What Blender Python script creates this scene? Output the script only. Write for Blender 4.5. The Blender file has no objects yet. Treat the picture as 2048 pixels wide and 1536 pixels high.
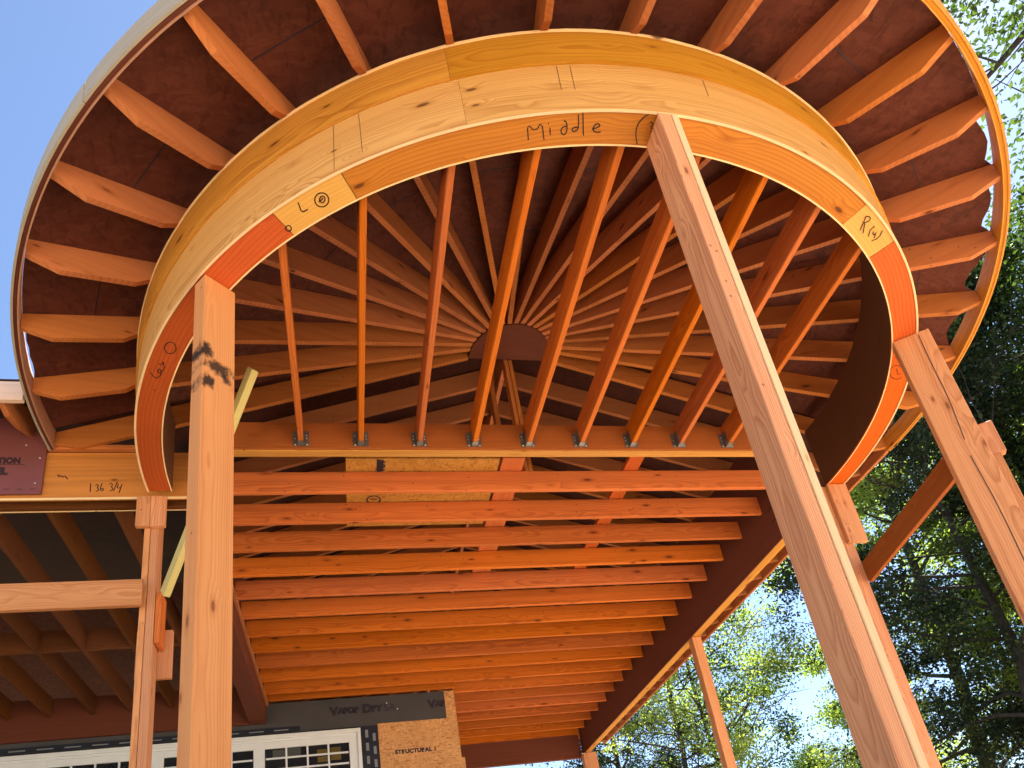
import bpy, bmesh, math, random
import numpy as np
from mathutils import Matrix, Vector
R = math.radians
random.seed(7)
scene = bpy.context.scene
COL = scene.collection

# ------------------------------------------------------------------ camera, sky, sun, exposure
Z0 = 5.05                                   # height of the ring beam's underside
cam_d = bpy.data.cameras.new('camera')
cam = bpy.data.objects.new('camera', cam_d)
COL.objects.link(cam)
cam.matrix_world = Matrix(((0.97166146, 0.05383797, -0.23016403, -1.60435683),
                           (-0.18493454, -0.43329636, -0.88207340, -4.75307609),
                           (-0.14721828, 0.89964201, -0.41106087, Z0 - 3.5),
                           (0, 0, 0, 1)))
cam_d.sensor_width = 36
cam_d.lens = 26.343
cam_d.shift_x = -0.00145
cam_d.shift_y = 0.2427
cam_d.clip_start = 0.05
cam_d.clip_end = 1500
scene.camera = cam

SUN_AZ, SUN_EL = 58.0, 58.0                 # degrees clockwise from +Y, and above the horizon
world = bpy.data.worlds.new('World')
scene.world = world
world.use_nodes = True
wn = world.node_tree.nodes
wl = world.node_tree.links
wn.clear()
sky = wn.new('ShaderNodeTexSky')
sky.sky_type = 'NISHITA'
sky.sun_disc = False
sky.sun_elevation = R(SUN_EL)
sky.sun_rotation = R(SUN_AZ)
sky.air_density = 1.0
sky.dust_density = 1.2
sky.ozone_density = 1.4
sky.altitude = 2100
bg = wn.new('ShaderNodeBackground')
bg.inputs['Strength'].default_value = 0.05
out = wn.new('ShaderNodeOutputWorld')
wl.new(sky.outputs[0], bg.inputs[0])
wl.new(bg.outputs[0], out.inputs[0])

sun_d = bpy.data.lights.new('sun', 'SUN')
sun_d.energy = 5.0
sun_d.angle = R(0.5)
sun_d.color = (1.0, 0.94, 0.84)
sun = bpy.data.objects.new('sun', sun_d)
COL.objects.link(sun)
sdir = Vector((math.sin(R(SUN_AZ)) * math.cos(R(SUN_EL)), math.cos(R(SUN_AZ)) * math.cos(R(SUN_EL)), math.sin(R(SUN_EL))))
sun.rotation_euler = sdir.to_track_quat('Z', 'Y').to_euler()
sun.location = sdir * 60

scene.view_settings.view_transform = 'Standard'
scene.view_settings.look = 'None'
scene.view_settings.gamma = 1.0
scene.view_settings.use_curve_mapping = False
scene.view_settings.exposure = 2.72
scene.render.engine = 'CYCLES'
scene.cycles.max_bounces = 12
scene.cycles.diffuse_bounces = 7
scene.cycles.transmission_bounces = 6
scene.cycles.use_denoising = True
scene.cycles.sample_clamp_indirect = 8.0
# ------------------------------------------------------------------ materials
def new_mat(name):
    m = bpy.data.materials.new(name)
    m.use_nodes = True
    m.node_tree.nodes.clear()
    return m, m.node_tree.nodes, m.node_tree.links

def lin(c):
    return tuple(c) + (1.0,)

def math_node(N, L, op, a, b=None, clamp=False):
    n = N.new('ShaderNodeMath'); n.operation = op; n.use_clamp = clamp
    for i, v in enumerate((a, b)):
        if v is None: continue
        if isinstance(v, (int, float)): n.inputs[i].default_value = v
        else: L.new(v, n.inputs[i])
    return n.outputs[0]

def mix_col(N, L, fac, a, b, mode='MIX'):
    n = N.new('ShaderNodeMix'); n.data_type = 'RGBA'; n.blend_type = mode
    for i, v in ((0, fac), (6, a), (7, b)):
        if isinstance(v, (int, float)): n.inputs[i].default_value = v
        elif isinstance(v, tuple): n.inputs[i].default_value = lin(v) if len(v) == 3 else v
        else: L.new(v, n.inputs[i])
    return n.outputs[2]

def noise(N, L, vec, scale, detail=3, rough=0.55):
    n = N.new('ShaderNodeTexNoise')
    n.inputs['Scale'].default_value = scale
    n.inputs['Detail'].default_value = detail
    n.inputs['Roughness'].default_value = rough
    L.new(vec, n.inputs['Vector'])
    return n.outputs['Fac'], n.outputs['Color']

def maprange(N, L, v, a, b, c=0.0, d=1.0):
    n = N.new('ShaderNodeMapRange'); n.clamp = True
    L.new(v, n.inputs[0])
    for i, q in enumerate((a, b, c, d)): n.inputs[i + 1].default_value = q
    return n.outputs[0]

def vmul(N, L, vec, s, off=None):
    n = N.new('ShaderNodeVectorMath'); n.operation = 'MULTIPLY'
    L.new(vec, n.inputs[0]); n.inputs[1].default_value = s
    if off is None: return n.outputs[0]
    a = N.new('ShaderNodeVectorMath'); a.operation = 'ADD'
    L.new(n.outputs[0], a.inputs[0])
    if isinstance(off, tuple): a.inputs[1].default_value = off
    else: L.new(off, a.inputs[1])
    return a.outputs[0]

def wood(name, light, dark, ring=0.011, contrast=0.55, knots=0.5, rough=0.62, vary=0.15, knot_col=(0.10, 0.035, 0.012), stains=None, streak=0.25, cathedral=0.012, wobamp=0.12):
    """sawn softwood: growth rings cut by the board's faces, knots, streaks; 'gc' runs (along, across, thickness)"""
    m, N, L = new_mat(name)
    at = N.new('ShaderNodeAttribute'); at.attribute_name = 'gc'
    oi = N.new('ShaderNodeObjectInfo')
    rnd = oi.outputs['Random']
    comb = N.new('ShaderNodeCombineXYZ')
    L.new(math_node(N, L, 'MULTIPLY', rnd, 37.0), comb.inputs[0])
    L.new(math_node(N, L, 'MULTIPLY', rnd, 11.3), comb.inputs[1])
    L.new(math_node(N, L, 'MULTIPLY', rnd, 5.7), comb.inputs[2])
    g = vmul(N, L, at.outputs['Vector'], (1, 1, 1), comb.outputs[0])
    # knots
    vor = N.new('ShaderNodeTexVoronoi'); vor.inputs['Scale'].default_value = 1.0
    L.new(vmul(N, L, g, (3.4, 10.0, 10.0)), vor.inputs['Vector'])
    sep = N.new('ShaderNodeSeparateColor'); L.new(vor.outputs['Color'], sep.inputs[0])
    on = math_node(N, L, 'LESS_THAN', sep.outputs[0], knots)
    size = maprange(N, L, sep.outputs[1], 0, 1, 0.05, 0.15)
    dist = vor.outputs['Distance']
    k = math_node(N, L, 'DIVIDE', dist, size)
    kn = math_node(N, L, 'MULTIPLY', maprange(N, L, k, 0.65, 1.05, 1, 0), on)
    bulge = math_node(N, L, 'MULTIPLY', maprange(N, L, k, 0.8, 4.5, 1, 0), on)
    # growth rings
    wob, wobc = noise(N, L, vmul(N, L, g, (0.9, 2.0, 2.0)), 1.0, 2)
    fine, _ = noise(N, L, vmul(N, L, g, (6, 60, 60)), 1.0, 3)
    sx = N.new('ShaderNodeSeparateXYZ'); L.new(at.outputs['Vector'], sx.inputs[0])
    py = math_node(N, L, 'ADD', sx.outputs[1], math_node(N, L, 'SUBTRACT', math_node(N, L, 'MULTIPLY', rnd, 0.16), 0.14))
    pz = math_node(N, L, 'ADD', sx.outputs[2], math_node(N, L, 'ADD', math_node(N, L, 'MULTIPLY', wob, wobamp), 0.02))
    rad = math_node(N, L, 'SQRT', math_node(N, L, 'ADD', math_node(N, L, 'MULTIPLY', py, py), math_node(N, L, 'MULTIPLY', pz, pz)))
    rad = math_node(N, L, 'ADD', rad, math_node(N, L, 'MULTIPLY', fine, 0.003))
    rad = math_node(N, L, 'ADD', rad, math_node(N, L, 'MULTIPLY', bulge, cathedral))
    fr = math_node(N, L, 'FRACT', math_node(N, L, 'DIVIDE', rad, ring))
    band = math_node(N, L, 'POWER', fr, 2.2)
    band = math_node(N, L, 'MULTIPLY', band, maprange(N, L, fr, 0.9, 1.0, 1, 0.1))
    big, _ = noise(N, L, vmul(N, L, g, (0.8, 5, 5)), 1.0, 3)
    fac = math_node(N, L, 'MULTIPLY', band, math_node(N, L, 'MULTIPLY', maprange(N, L, big, 0.25, 0.7, 0.35, 1.0), contrast))
    col = mix_col(N, L, fac, light, dark)
    # streaks along the board and a tone of its own for each board
    st, _ = noise(N, L, vmul(N, L, g, (0.5, 22, 22)), 1.0, 4, 0.65)
    col = mix_col(N, L, math_node(N, L, 'MULTIPLY', maprange(N, L, st, 0.45, 0.75), streak), col, dark)
    hs = N.new('ShaderNodeHueSaturation')
    L.new(maprange(N, L, rnd, 0, 1, 1 - vary, 1 + vary), hs.inputs['Value'])
    rn2 = math_node(N, L, 'FRACT', math_node(N, L, 'MULTIPLY', rnd, 17.3))
    L.new(maprange(N, L, rn2, 0, 1, 0.4965, 0.5035), hs.inputs['Hue'])
    L.new(maprange(N, L, rn2, 0, 1, 0.95, 1.03), hs.inputs['Saturation'])
    L.new(col, hs.inputs['Color'])
    col = hs.outputs[0]
    halo = math_node(N, L, 'MULTIPLY', maprange(N, L, k, 0.9, 2.2, 0.45, 0), on)
    col = mix_col(N, L, halo, col, dark)
    col = mix_col(N, L, math_node(N, L, 'MULTIPLY', kn, 0.85), col, knot_col)
    # small nail holes and specks
    v2 = N.new('ShaderNodeTexVoronoi'); v2.inputs['Scale'].default_value = 11.0
    L.new(g, v2.inputs['Vector'])
    s2 = N.new('ShaderNodeSeparateColor'); L.new(v2.outputs['Color'], s2.inputs[0])
    spk = math_node(N, L, 'MULTIPLY', math_node(N, L, 'LESS_THAN', v2.outputs['Distance'], 0.075), math_node(N, L, 'LESS_THAN', s2.outputs[2], 0.30))
    col = mix_col(N, L, math_node(N, L, 'MULTIPLY', spk, 0.7), col, knot_col)
    if stains:
        for (cx, cy, rx, ry, amt) in stains:
            d = N.new('ShaderNodeVectorMath'); d.operation = 'SUBTRACT'
            L.new(at.outputs['Vector'], d.inputs[0]); d.inputs[1].default_value = (cx, cy, 0)
            q = vmul(N, L, d.outputs[0], (1 / rx, 1 / ry, 0))
            ln = N.new('ShaderNodeVectorMath'); ln.operation = 'LENGTH'; L.new(q, ln.inputs[0])
            nz, _ = noise(N, L, vmul(N, L, at.outputs['Vector'], (16, 24, 24)), 1.0, 5, 0.7)
            e = math_node(N, L, 'ADD', ln.outputs['Value'], math_node(N, L, 'MULTIPLY', math_node(N, L, 'SUBTRACT', nz, 0.5), 2.6))
            col = mix_col(N, L, math_node(N, L, 'MULTIPLY', maprange(N, L, e, 0.5, 1.05, 1, 0), amt), col, (0.03, 0.02, 0.018))
    bs = N.new('ShaderNodeBsdfPrincipled')
    L.new(col, bs.inputs['Base Color'])
    bs.inputs['Roughness'].default_value = rough
    bs.inputs['Specular IOR Level'].default_value = 0.1
    bp = N.new('ShaderNodeBump'); bp.inputs['Strength'].default_value = 0.25; bp.inputs['Distance'].default_value = 0.002
    L.new(math_node(N, L, 'ADD', band, st), bp.inputs['Height']); L.new(bp.outputs[0], bs.inputs['Normal'])
    o = N.new('ShaderNodeOutputMaterial'); L.new(bs.outputs[0], o.inputs[0])
    return m

def osb(name, light, mid, dark, scale=26, rough=0.7, flake=0.75):
    """strand board: flakes of differing tone lying at random angles"""
    m, N, L = new_mat(name)
    at = N.new('ShaderNodeAttribute'); at.attribute_name = 'gc'
    _, wc = noise(N, L, at.outputs['Vector'], 9.0, 2)
    w = vmul(N, L, wc, (0.10, 0.10, 0.10), at.outputs['Vector'])
    v = N.new('ShaderNodeTexVoronoi'); v.inputs['Scale'].default_value = scale
    L.new(vmul(N, L, w, (0.55, 1.5, 1.0)), v.inputs['Vector'])
    s = N.new('ShaderNodeSeparateColor'); L.new(v.outputs['Color'], s.inputs[0])
    v2 = N.new('ShaderNodeTexVoronoi'); v2.inputs['Scale'].default_value = scale * 1.3
    L.new(vmul(N, L, w, (1.7, 0.5, 1.0), (3.1, 1.7, 0.4)), v2.inputs['Vector'])
    s2 = N.new('ShaderNodeSeparateColor'); L.new(v2.outputs['Color'], s2.inputs[0])
    col = mix_col(N, L, s.outputs[0], light, mid)
    col = mix_col(N, L, math_node(N, L, 'MULTIPLY', math_node(N, L, 'GREATER_THAN', s2.outputs[1], 0.62), flake), col, mix_col(N, L, s2.outputs[2], light, dark))
    fb, _ = noise(N, L, vmul(N, L, w, (40, 140, 60)), 1.0, 3)
    col = mix_col(N, L, math_node(N, L, 'MULTIPLY', maprange(N, L, fb, 0.5, 0.75), 0.4), col, dark)
    big, _ = noise(N, L, at.outputs['Vector'], 1.6, 3)
    col = mix_col(N, L, maprange(N, L, big, 0.4, 0.75, 0, 0.35), col, dark)
    bs = N.new('ShaderNodeBsdfPrincipled')
    L.new(col, bs.inputs['Base Color']); bs.inputs['Roughness'].default_value = rough
    bs.inputs['Specular IOR Level'].default_value = 0.2
    bp = N.new('ShaderNodeBump'); bp.inputs['Strength'].default_value = 0.4; bp.inputs['Distance'].default_value = 0.003
    L.new(s.outputs[1], bp.inputs['Height']); L.new(bp.outputs[0], bs.inputs['Normal'])
    o = N.new('ShaderNodeOutputMaterial'); L.new(bs.outputs[0], o.inputs[0])
    return m

def plain(name, col, rough=0.5, metal=0.0, var=0.0, scale=8.0, spec=0.4):
    m, N, L = new_mat(name)
    bs = N.new('ShaderNodeBsdfPrincipled')
    bs.inputs['Roughness'].default_value = rough
    bs.inputs['Metallic'].default_value = metal
    bs.inputs['Specular IOR Level'].default_value = spec
    tc = N.new('ShaderNodeTexCoord')
    nf, _ = noise(N, L, tc.outputs['Object'], scale, 4)
    c2 = tuple(c * (1 - var) for c in col)
    L.new(mix_col(N, L, maprange(N, L, nf, 0.35, 0.7), lin(col), lin(c2)), bs.inputs['Base Color'])
    o = N.new('ShaderNodeOutputMaterial'); L.new(bs.outputs[0], o.inputs[0])
    return m

M = {}
M['fir'] = wood('orange_fir', (0.58, 0.152, 0.026), (0.24, 0.042, 0.008), knots=0.85, streak=0.5, contrast=0.75)
M['fir_red'] = wood('red_fir', (0.52, 0.110, 0.022), (0.28, 0.038, 0.008), ring=0.016, contrast=0.8, knots=0.2)
M['rafter'] = wood('rafter_fir', (0.51, 0.175, 0.052), (0.24, 0.058, 0.016), knots=0.75, streak=0.4)
M['post'] = wood('post_fir', (0.64, 0.285, 0.125), (0.33, 0.10, 0.032), ring=0.009, contrast=0.8, knots=0.75, streak=0.5, knot_col=(0.22, 0.07, 0.025))
M['post_burnt'] = wood('scorched_post_fir', (0.62, 0.27, 0.105), (0.42, 0.13, 0.04), ring=0.010, contrast=0.7, knots=0.8, streak=0.45, wobamp=0.08, knot_col=(0.22, 0.07, 0.025),
                       stains=[(4.455, 0.09, 0.045, 0.11, 0.92), (4.525, 0.020, 0.060, 0.038, 0.97), (4.34, 0.030, 0.05, 0.042, 0.95), (4.40, 0.13, 0.03, 0.03, 0.9)])
M['post_pink'] = wood('pink_post_fir', (0.78, 0.36, 0.155), (0.42, 0.12, 0.04), wobamp=0.05, ring=0.006, contrast=0.95, knots=0.7, streak=0.55, knot_col=(0.25, 0.08, 0.04))
M['rafter_dark'] = wood('shaded_brown_fir', (0.14, 0.048, 0.016), (0.08, 0.024, 0.008), knots=0.4)  # house shade on the left joists put into the colour; also the brown back ply
M['fir_shaded'] = wood('shaded_red_fir', (0.30, 0.085, 0.020), (0.16, 0.028, 0.008), knots=0.3)  # fir with shade in its colour, for the header front and right brace
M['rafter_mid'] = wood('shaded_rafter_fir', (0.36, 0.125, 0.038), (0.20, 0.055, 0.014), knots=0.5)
M['stick'] = wood('yellow_pine', (0.58, 0.47, 0.20), (0.44, 0.30, 0.10), ring=0.013, contrast=0.4, knots=0.2)
M['pale'] = wood('pale_pine', (0.86, 0.60, 0.34), (0.66, 0.40, 0.17), ring=0.013, contrast=0.4, knots=0.2)
M['ply_low'] = wood('pale_plywood', (0.66, 0.355, 0.120), (0.36, 0.125, 0.026), ring=0.012, contrast=0.9, knots=0.65, streak=0.5, rough=0.55, cathedral=0.03)
M['ply_up'] = wood('golden_plywood', (0.62, 0.285, 0.045), (0.34, 0.11, 0.012), ring=0.014, contrast=0.85, knots=0.7, streak=0.5, rough=0.5)
M['ply_under'] = wood('amber_plywood', (0.58, 0.215, 0.017), (0.32, 0.078, 0.006), ring=0.016, contrast=0.95, knots=0.75, streak=0.4, rough=0.5, cathedral=0.03)
M['gusset'] = wood('yellow_plywood', (0.66, 0.36, 0.075), (0.46, 0.20, 0.03), ring=0.02, contrast=0.4, knots=0.3, rough=0.5)
M['ring_red'] = wood('rust_plywood', (0.62, 0.115, 0.016), (0.36, 0.038, 0.006), ring=0.02, contrast=0.8, knots=0.15, rough=0.5, cathedral=0.03)
M['ring_dark'] = wood('dark_rust_plywood', (0.50, 0.10, 0.03), (0.28, 0.04, 0.015), ring=0.02, contrast=0.8, knots=0.15, rough=0.5, cathedral=0.03)
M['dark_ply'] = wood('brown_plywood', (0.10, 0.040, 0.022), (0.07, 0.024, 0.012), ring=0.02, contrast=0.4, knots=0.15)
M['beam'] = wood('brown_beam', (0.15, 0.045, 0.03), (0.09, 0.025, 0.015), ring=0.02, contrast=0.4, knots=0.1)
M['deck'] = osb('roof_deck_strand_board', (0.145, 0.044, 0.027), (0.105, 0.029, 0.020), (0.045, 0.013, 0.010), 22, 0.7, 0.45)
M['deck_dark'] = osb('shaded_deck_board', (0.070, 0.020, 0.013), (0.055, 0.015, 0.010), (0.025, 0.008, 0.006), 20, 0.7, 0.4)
M['osb'] = osb('strand_board', (0.72, 0.38, 0.17), (0.56, 0.27, 0.10), (0.28, 0.11, 0.035), 34)
M['osb_gold'] = osb('golden_strand_board', (0.62, 0.30, 0.065), (0.50, 0.22, 0.045), (0.30, 0.11, 0.02), 30)
M['lvl'] = wood('laminated_beam', (0.60, 0.225, 0.025), (0.30, 0.095, 0.012), ring=0.03, contrast=0.5, knots=0.35, streak=0.5)
M['zip'] = plain('maroon_sheathing', (0.20, 0.060, 0.062), 0.55, var=0.15, scale=3)
M['fascia_out'] = wood('tan_grey_plywood', (0.34, 0.30, 0.24), (0.24, 0.20, 0.15), ring=0.02, contrast=0.4, knots=0.1)  # tan-grey tone for the left outer fascia ply
M['eave'] = wood('pale_fascia_board', (0.70, 0.50, 0.40), (0.55, 0.34, 0.24), ring=0.02, contrast=0.4, knots=0.2)
M['marker'] = plain('black_marker', (0.035, 0.012, 0.008), 0.6)
M['pencil'] = plain('pencil_line', (0.10, 0.05, 0.03), 0.7)
M['ink'] = plain('printed_ink', (0.02, 0.015, 0.03), 0.6)
M['ink_faint'] = plain('faint_printed_ink', (0.020, 0.020, 0.045), 0.7)
M['ink_maroon'] = plain('dark_maroon_ink', (0.035, 0.015, 0.02), 0.6)
M['steel'] = plain('galvanised_steel', (0.28, 0.26, 0.26), 0.45, 0.8, var=0.3, scale=30)
M['fascia_in'] = wood('rosy_fascia_ply', (0.42, 0.22, 0.15), (0.28, 0.12, 0.08), knots=0.1)
M['nail'] = plain('nail_head', (0.85, 0.85, 0.85), 0.3, 0.6)
M['membrane'] = plain('grey_membrane', (0.062, 0.058, 0.066), 0.6, var=0.2, scale=2.5)
M['navy'] = plain('black_flashing', (0.012, 0.014, 0.030), 0.45, var=0.3)
M['tape'] = plain('grey_tape_print', (0.20, 0.21, 0.24), 0.5)
M['white'] = plain('white_vinyl', (0.74, 0.76, 0.80), 0.35, var=0.04)
M['room'] = plain('dark_room', (0.02, 0.022, 0.03), 0.8)
M['sticker'] = plain('yellow_sticker', (0.62, 0.42, 0.06), 0.5)
M['sticker_grey'] = plain('grey_sticker', (0.35, 0.38, 0.36), 0.5)
M['roof_top'] = plain('roof_underlay', (0.10, 0.10, 0.11), 0.8, var=0.2)
M['house_inside'] = plain('unlit_framing', (0.25, 0.13, 0.07), 0.8, var=0.2)

mg, N, L = new_mat('window_glass')
bs = N.new('ShaderNodeBsdfPrincipled')
bs.inputs['Base Color'].default_value = (0.02, 0.025, 0.035, 1); bs.inputs['Roughness'].default_value = 0.04
bs.inputs['Alpha'].default_value = 0.35
o = N.new('ShaderNodeOutputMaterial'); L.new(bs.outputs[0], o.inputs[0])
M['glass'] = mg

def ground_mat():
    m, N, L = new_mat('sandy_gravel')
    tc = N.new('ShaderNodeTexCoord')
    a, _ = noise(N, L, tc.outputs['Object'], 0.35, 5)
    b, _ = noise(N, L, tc.outputs['Object'], 30, 4, 0.7)
    v = N.new('ShaderNodeTexVoronoi'); v.inputs['Scale'].default_value = 40; L.new(tc.outputs['Object'], v.inputs['Vector'])
    col = mix_col(N, L, maprange(N, L, a, 0.35, 0.7), (0.16, 0.12, 0.07), (0.10, 0.09, 0.05))
    col = mix_col(N, L, maprange(N, L, b, 0.45, 0.7, 0, 0.35), col, (0.08, 0.065, 0.04))
    bs = N.new('ShaderNodeBsdfPrincipled'); L.new(col, bs.inputs['Base Color']); bs.inputs['Roughness'].default_value = 0.9
    bp = N.new('ShaderNodeBump'); bp.inputs['Strength'].default_value = 0.5; bp.inputs['Distance'].default_value = 0.02
    L.new(v.outputs['Distance'], bp.inputs['Height']); L.new(bp.outputs[0], bs.inputs['Normal'])
    o = N.new('ShaderNodeOutputMaterial'); L.new(bs.outputs[0], o.inputs[0])
    return m
M['ground'] = ground_mat()
M['slab'] = plain('bounce_concrete', (0.68, 0.54, 0.38), 0.85, var=0.12, scale=1.5, spec=0.2)

def leaf_mat(name, a, b, trans):
    m, N, L = new_mat(name)
    at = N.new('ShaderNodeAttribute'); at.attribute_name = 'tone'
    col = mix_col(N, L, at.outputs['Fac'], a, b)
    df = N.new('ShaderNodeBsdfDiffuse'); L.new(col, df.inputs['Color'])
    tr = N.new('ShaderNodeBsdfTranslucent')
    L.new(mix_col(N, L, 1.0, col, (1.0, 1.15, 0.45), 'MULTIPLY'), tr.inputs['Color'])
    gl = N.new('ShaderNodeBsdfGlossy'); gl.inputs['Roughness'].default_value = 0.45; gl.inputs['Color'].default_value = (0.6, 0.65, 0.6, 1)
    mx = N.new('ShaderNodeMixShader'); mx.inputs[0].default_value = trans
    L.new(df.outputs[0], mx.inputs[1]); L.new(tr.outputs[0], mx.inputs[2])
    m2 = N.new('ShaderNodeMixShader'); m2.inputs[0].default_value = 0.03
    L.new(mx.outputs[0], m2.inputs[1]); L.new(gl.outputs[0], m2.inputs[2])
    o = N.new('ShaderNodeOutputMaterial'); L.new(m2.outputs[0], o.inputs[0])
    return m
M['leaf_shaded'] = leaf_mat('shaded_leaves', (0.010, 0.020, 0.014), (0.030, 0.050, 0.020), 0.15)  # leaf colour darkened to carry the shade inside the tree mass
M['leaf_sunlit'] = leaf_mat('sunlit_leaves', (0.17, 0.25, 0.06), (0.36, 0.40, 0.13), 0.62)  # leaf colour brightened and yellowed to carry the sunlight
M['leaf_mid'] = leaf_mat('mid_green_leaves', (0.035, 0.065, 0.018), (0.08, 0.125, 0.035), 0.4)
M['bark'] = plain('grey_bark', (0.055, 0.045, 0.038), 0.9, var=0.5, scale=12)

# ------------------------------------------------------------------ object helpers
def tag(o, label=None, cat=None, group=None, kind=None):
    if label: o['label'] = label
    if cat: o['category'] = cat
    if group: o['group'] = group
    if kind: o['kind'] = kind
    return o

def thing(name, loc, label, cat, group=None):
    o = bpy.data.objects.new(name, None); COL.objects.link(o)
    o.location = loc; o.empty_display_size = 0.2
    MW[o.name] = Matrix.Translation(Vector(loc))
    return tag(o, label, cat, group)

def link(name, me, mat, parent=None, mw=Matrix()):
    """link a mesh whose vertices are local to mw (world matrix)"""
    o = bpy.data.objects.new(name, me); COL.objects.link(o)
    for mm in (mat if isinstance(mat, (list, tuple)) else [mat]): me.materials.append(mm)
    if parent is not None:
        o.parent = parent
        o.matrix_parent_inverse = MW[parent.name].inverted()
    o.matrix_basis = mw
    MW[o.name] = mw.copy()
    return o
MW = {}

def set_gc(me, gc):
    a = me.attributes.new('gc', 'FLOAT_VECTOR', 'POINT')
    a.data.foreach_set('vector', np.asarray(gc, dtype=np.float32).ravel())

def prism(name, pts, width, mat, parent=None, origin=(0, 0, 0), axis=(1, 0, 0), up=(0, 0, 1), bevel=0.003, center=False, gofs=(0, 0, 0)):
    """solid from a profile pts (s along axis, h along up) extruded sideways by width (axis x up direction)"""
    a = Vector(axis).normalized(); u = Vector(up); u = (u - a * u.dot(a)).normalized(); c = a.cross(u)
    bm = bmesh.new()
    c0, c1 = (-width / 2, width / 2) if center else (0, width)
    v0 = [bm.verts.new((s, h, c0)) for s, h in pts]
    v1 = [bm.verts.new((s, h, c1)) for s, h in pts]
    n = len(pts)
    bm.faces.new(v0[::-1]); bm.faces.new(v1)
    for i in range(n):
        j = (i + 1) % n
        bm.faces.new((v0[i], v0[j], v1[j], v1[i]))
    bmesh.ops.recalc_face_normals(bm, faces=bm.faces)
    if bevel:
        bmesh.ops.bevel(bm, geom=list(bm.edges), offset=bevel, segments=1, affect='EDGES', clamp_overlap=True)
    me = bpy.data.meshes.new(name); bm.to_mesh(me); bm.free()
    co = np.empty(len(me.vertices) * 3, dtype=np.float32); me.vertices.foreach_get('co', co)
    set_gc(me, co.reshape(-1, 3) + np.array(gofs))
    mw = Matrix((( a.x, u.x, c.x, origin[0]), (a.y, u.y, c.y, origin[1]), (a.z, u.z, c.z, origin[2]), (0, 0, 0, 1)))
    return link(name, me, mat, parent, mw)

def board(name, x0, x1, y0, y1, z0, z1, mat, parent=None, bevel=0.003):
    """axis-aligned board with the grain along its longest side; z relative to the ground"""
    d = (x1 - x0, y1 - y0, z1 - z0)
    k = max(range(3), key=lambda i: d[i])
    if k == 0:
        return prism(name, [(0, 0), (d[0], 0), (d[0], d[2]), (0, d[2])], d[1], mat, parent, (x0, y1, z0), (1, 0, 0), (0, 0, 1), bevel)
    if k == 1:
        return prism(name, [(0, 0), (d[1], 0), (d[1], d[2]), (0, d[2])], d[0], mat, parent, (x0, y0, z0), (0, 1, 0), (0, 0, 1), bevel)
    return prism(name, [(0, 0), (d[2], 0), (d[2], d[0]), (0, d[0])], d[1], mat, parent, (x0, y0, z0), (0, 0, 1), (1, 0, 0), bevel)

def bar(name, p0, p1, w, h, mat, parent=None, up=(0, 0, 1), bevel=0.003):
    p0, p1 = Vector(p0), Vector(p1)
    ln = (p1 - p0).length
    return prism(name, [(0, -h / 2), (ln, -h / 2), (ln, h / 2), (0, h / 2)], w, mat, parent, p0, p1 - p0, up, bevel, center=True)

def arc_solid(name, r0, r1, z0, z1, a0, a1, mat, parent=None, step=1.5, jitter=0.0):
    """curved board between radii r0 < r1, heights z0..z1 (above the ground), angles in degrees"""
    n = max(2, int(abs(a1 - a0) / step) + 1)
    bm = bmesh.new(); gc = []
    rows = []
    rm = (r0 + r1) / 2
    for i in range(n + 1):
        a = R(a0 + (a1 - a0) * i / n)
        j = random.uniform(-jitter, jitter)
        row = []
        for (rr, zz) in ((r0, z0), (r1, z0 + j), (r1, z1 + j), (r0, z1)):
            row.append(bm.verts.new((rr * math.cos(a), rr * math.sin(a), zz)))
            gc.append((a * rm, zz - z0, rr - r0))
        rows.append(row)
    for i in range(n):
        for k in range(4):
            l = (k + 1) % 4
            bm.faces.new((rows[i][k], rows[i][l], rows[i + 1][l], rows[i + 1][k]))
    bm.faces.new(rows[0][::-1]); bm.faces.new(rows[-1])
    bmesh.ops.recalc_face_normals(bm, faces=bm.faces)
    me = bpy.data.meshes.new(name); bm.to_mesh(me); bm.free()
    set_gc(me, gc)
    return link(name, me, mat, parent)

def mesh_from(name, verts, faces, mat, parent=None, gc=None, mw=Matrix()):
    me = bpy.data.meshes.new(name); me.from_pydata([tuple(v) for v in verts], [], faces); me.update()
    set_gc(me, verts if gc is None else gc)
    return link(name, me, mat, parent, mw)

def strokes(name, lines, width, mat, parent, normal, lift=0.0015, thick=0.0008):
    """hand drawn or printed lines as thin raised ink on a surface with the given normal"""
    nrm = Vector(normal).normalized()
    V, F = [], []
    for ln in lines:
        P = [Vector(p) for p in ln]
        # smooth the polyline once
        if len(P) > 2:
            Q = [P[0]]
            for a, b in zip(P[:-1], P[1:]): Q += [a.lerp(b, 0.25), a.lerp(b, 0.75)]
            P = Q + [P[-1]]
        base = len(V)
        for i, p in enumerate(P):
            t = (P[min(i + 1, len(P) - 1)] - P[max(i - 1, 0)])
            if t.length < 1e-6: t = Vector((1, 0, 0))
            s = t.normalized().cross(nrm) * width / 2
            for q in (p + s + nrm * lift, p - s + nrm * lift, p - s + nrm * (lift - thick), p + s + nrm * (lift - thick)): V.append(q)
        for i in range(len(P) - 1):
            for k in range(4):
                l = (k + 1) % 4
                F.append((base + i * 4 + k, base + i * 4 + l, base + i * 4 + 4 + l, base + i * 4 + 4 + k))
    return mesh_from(name, V, F, mat, parent)

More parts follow.
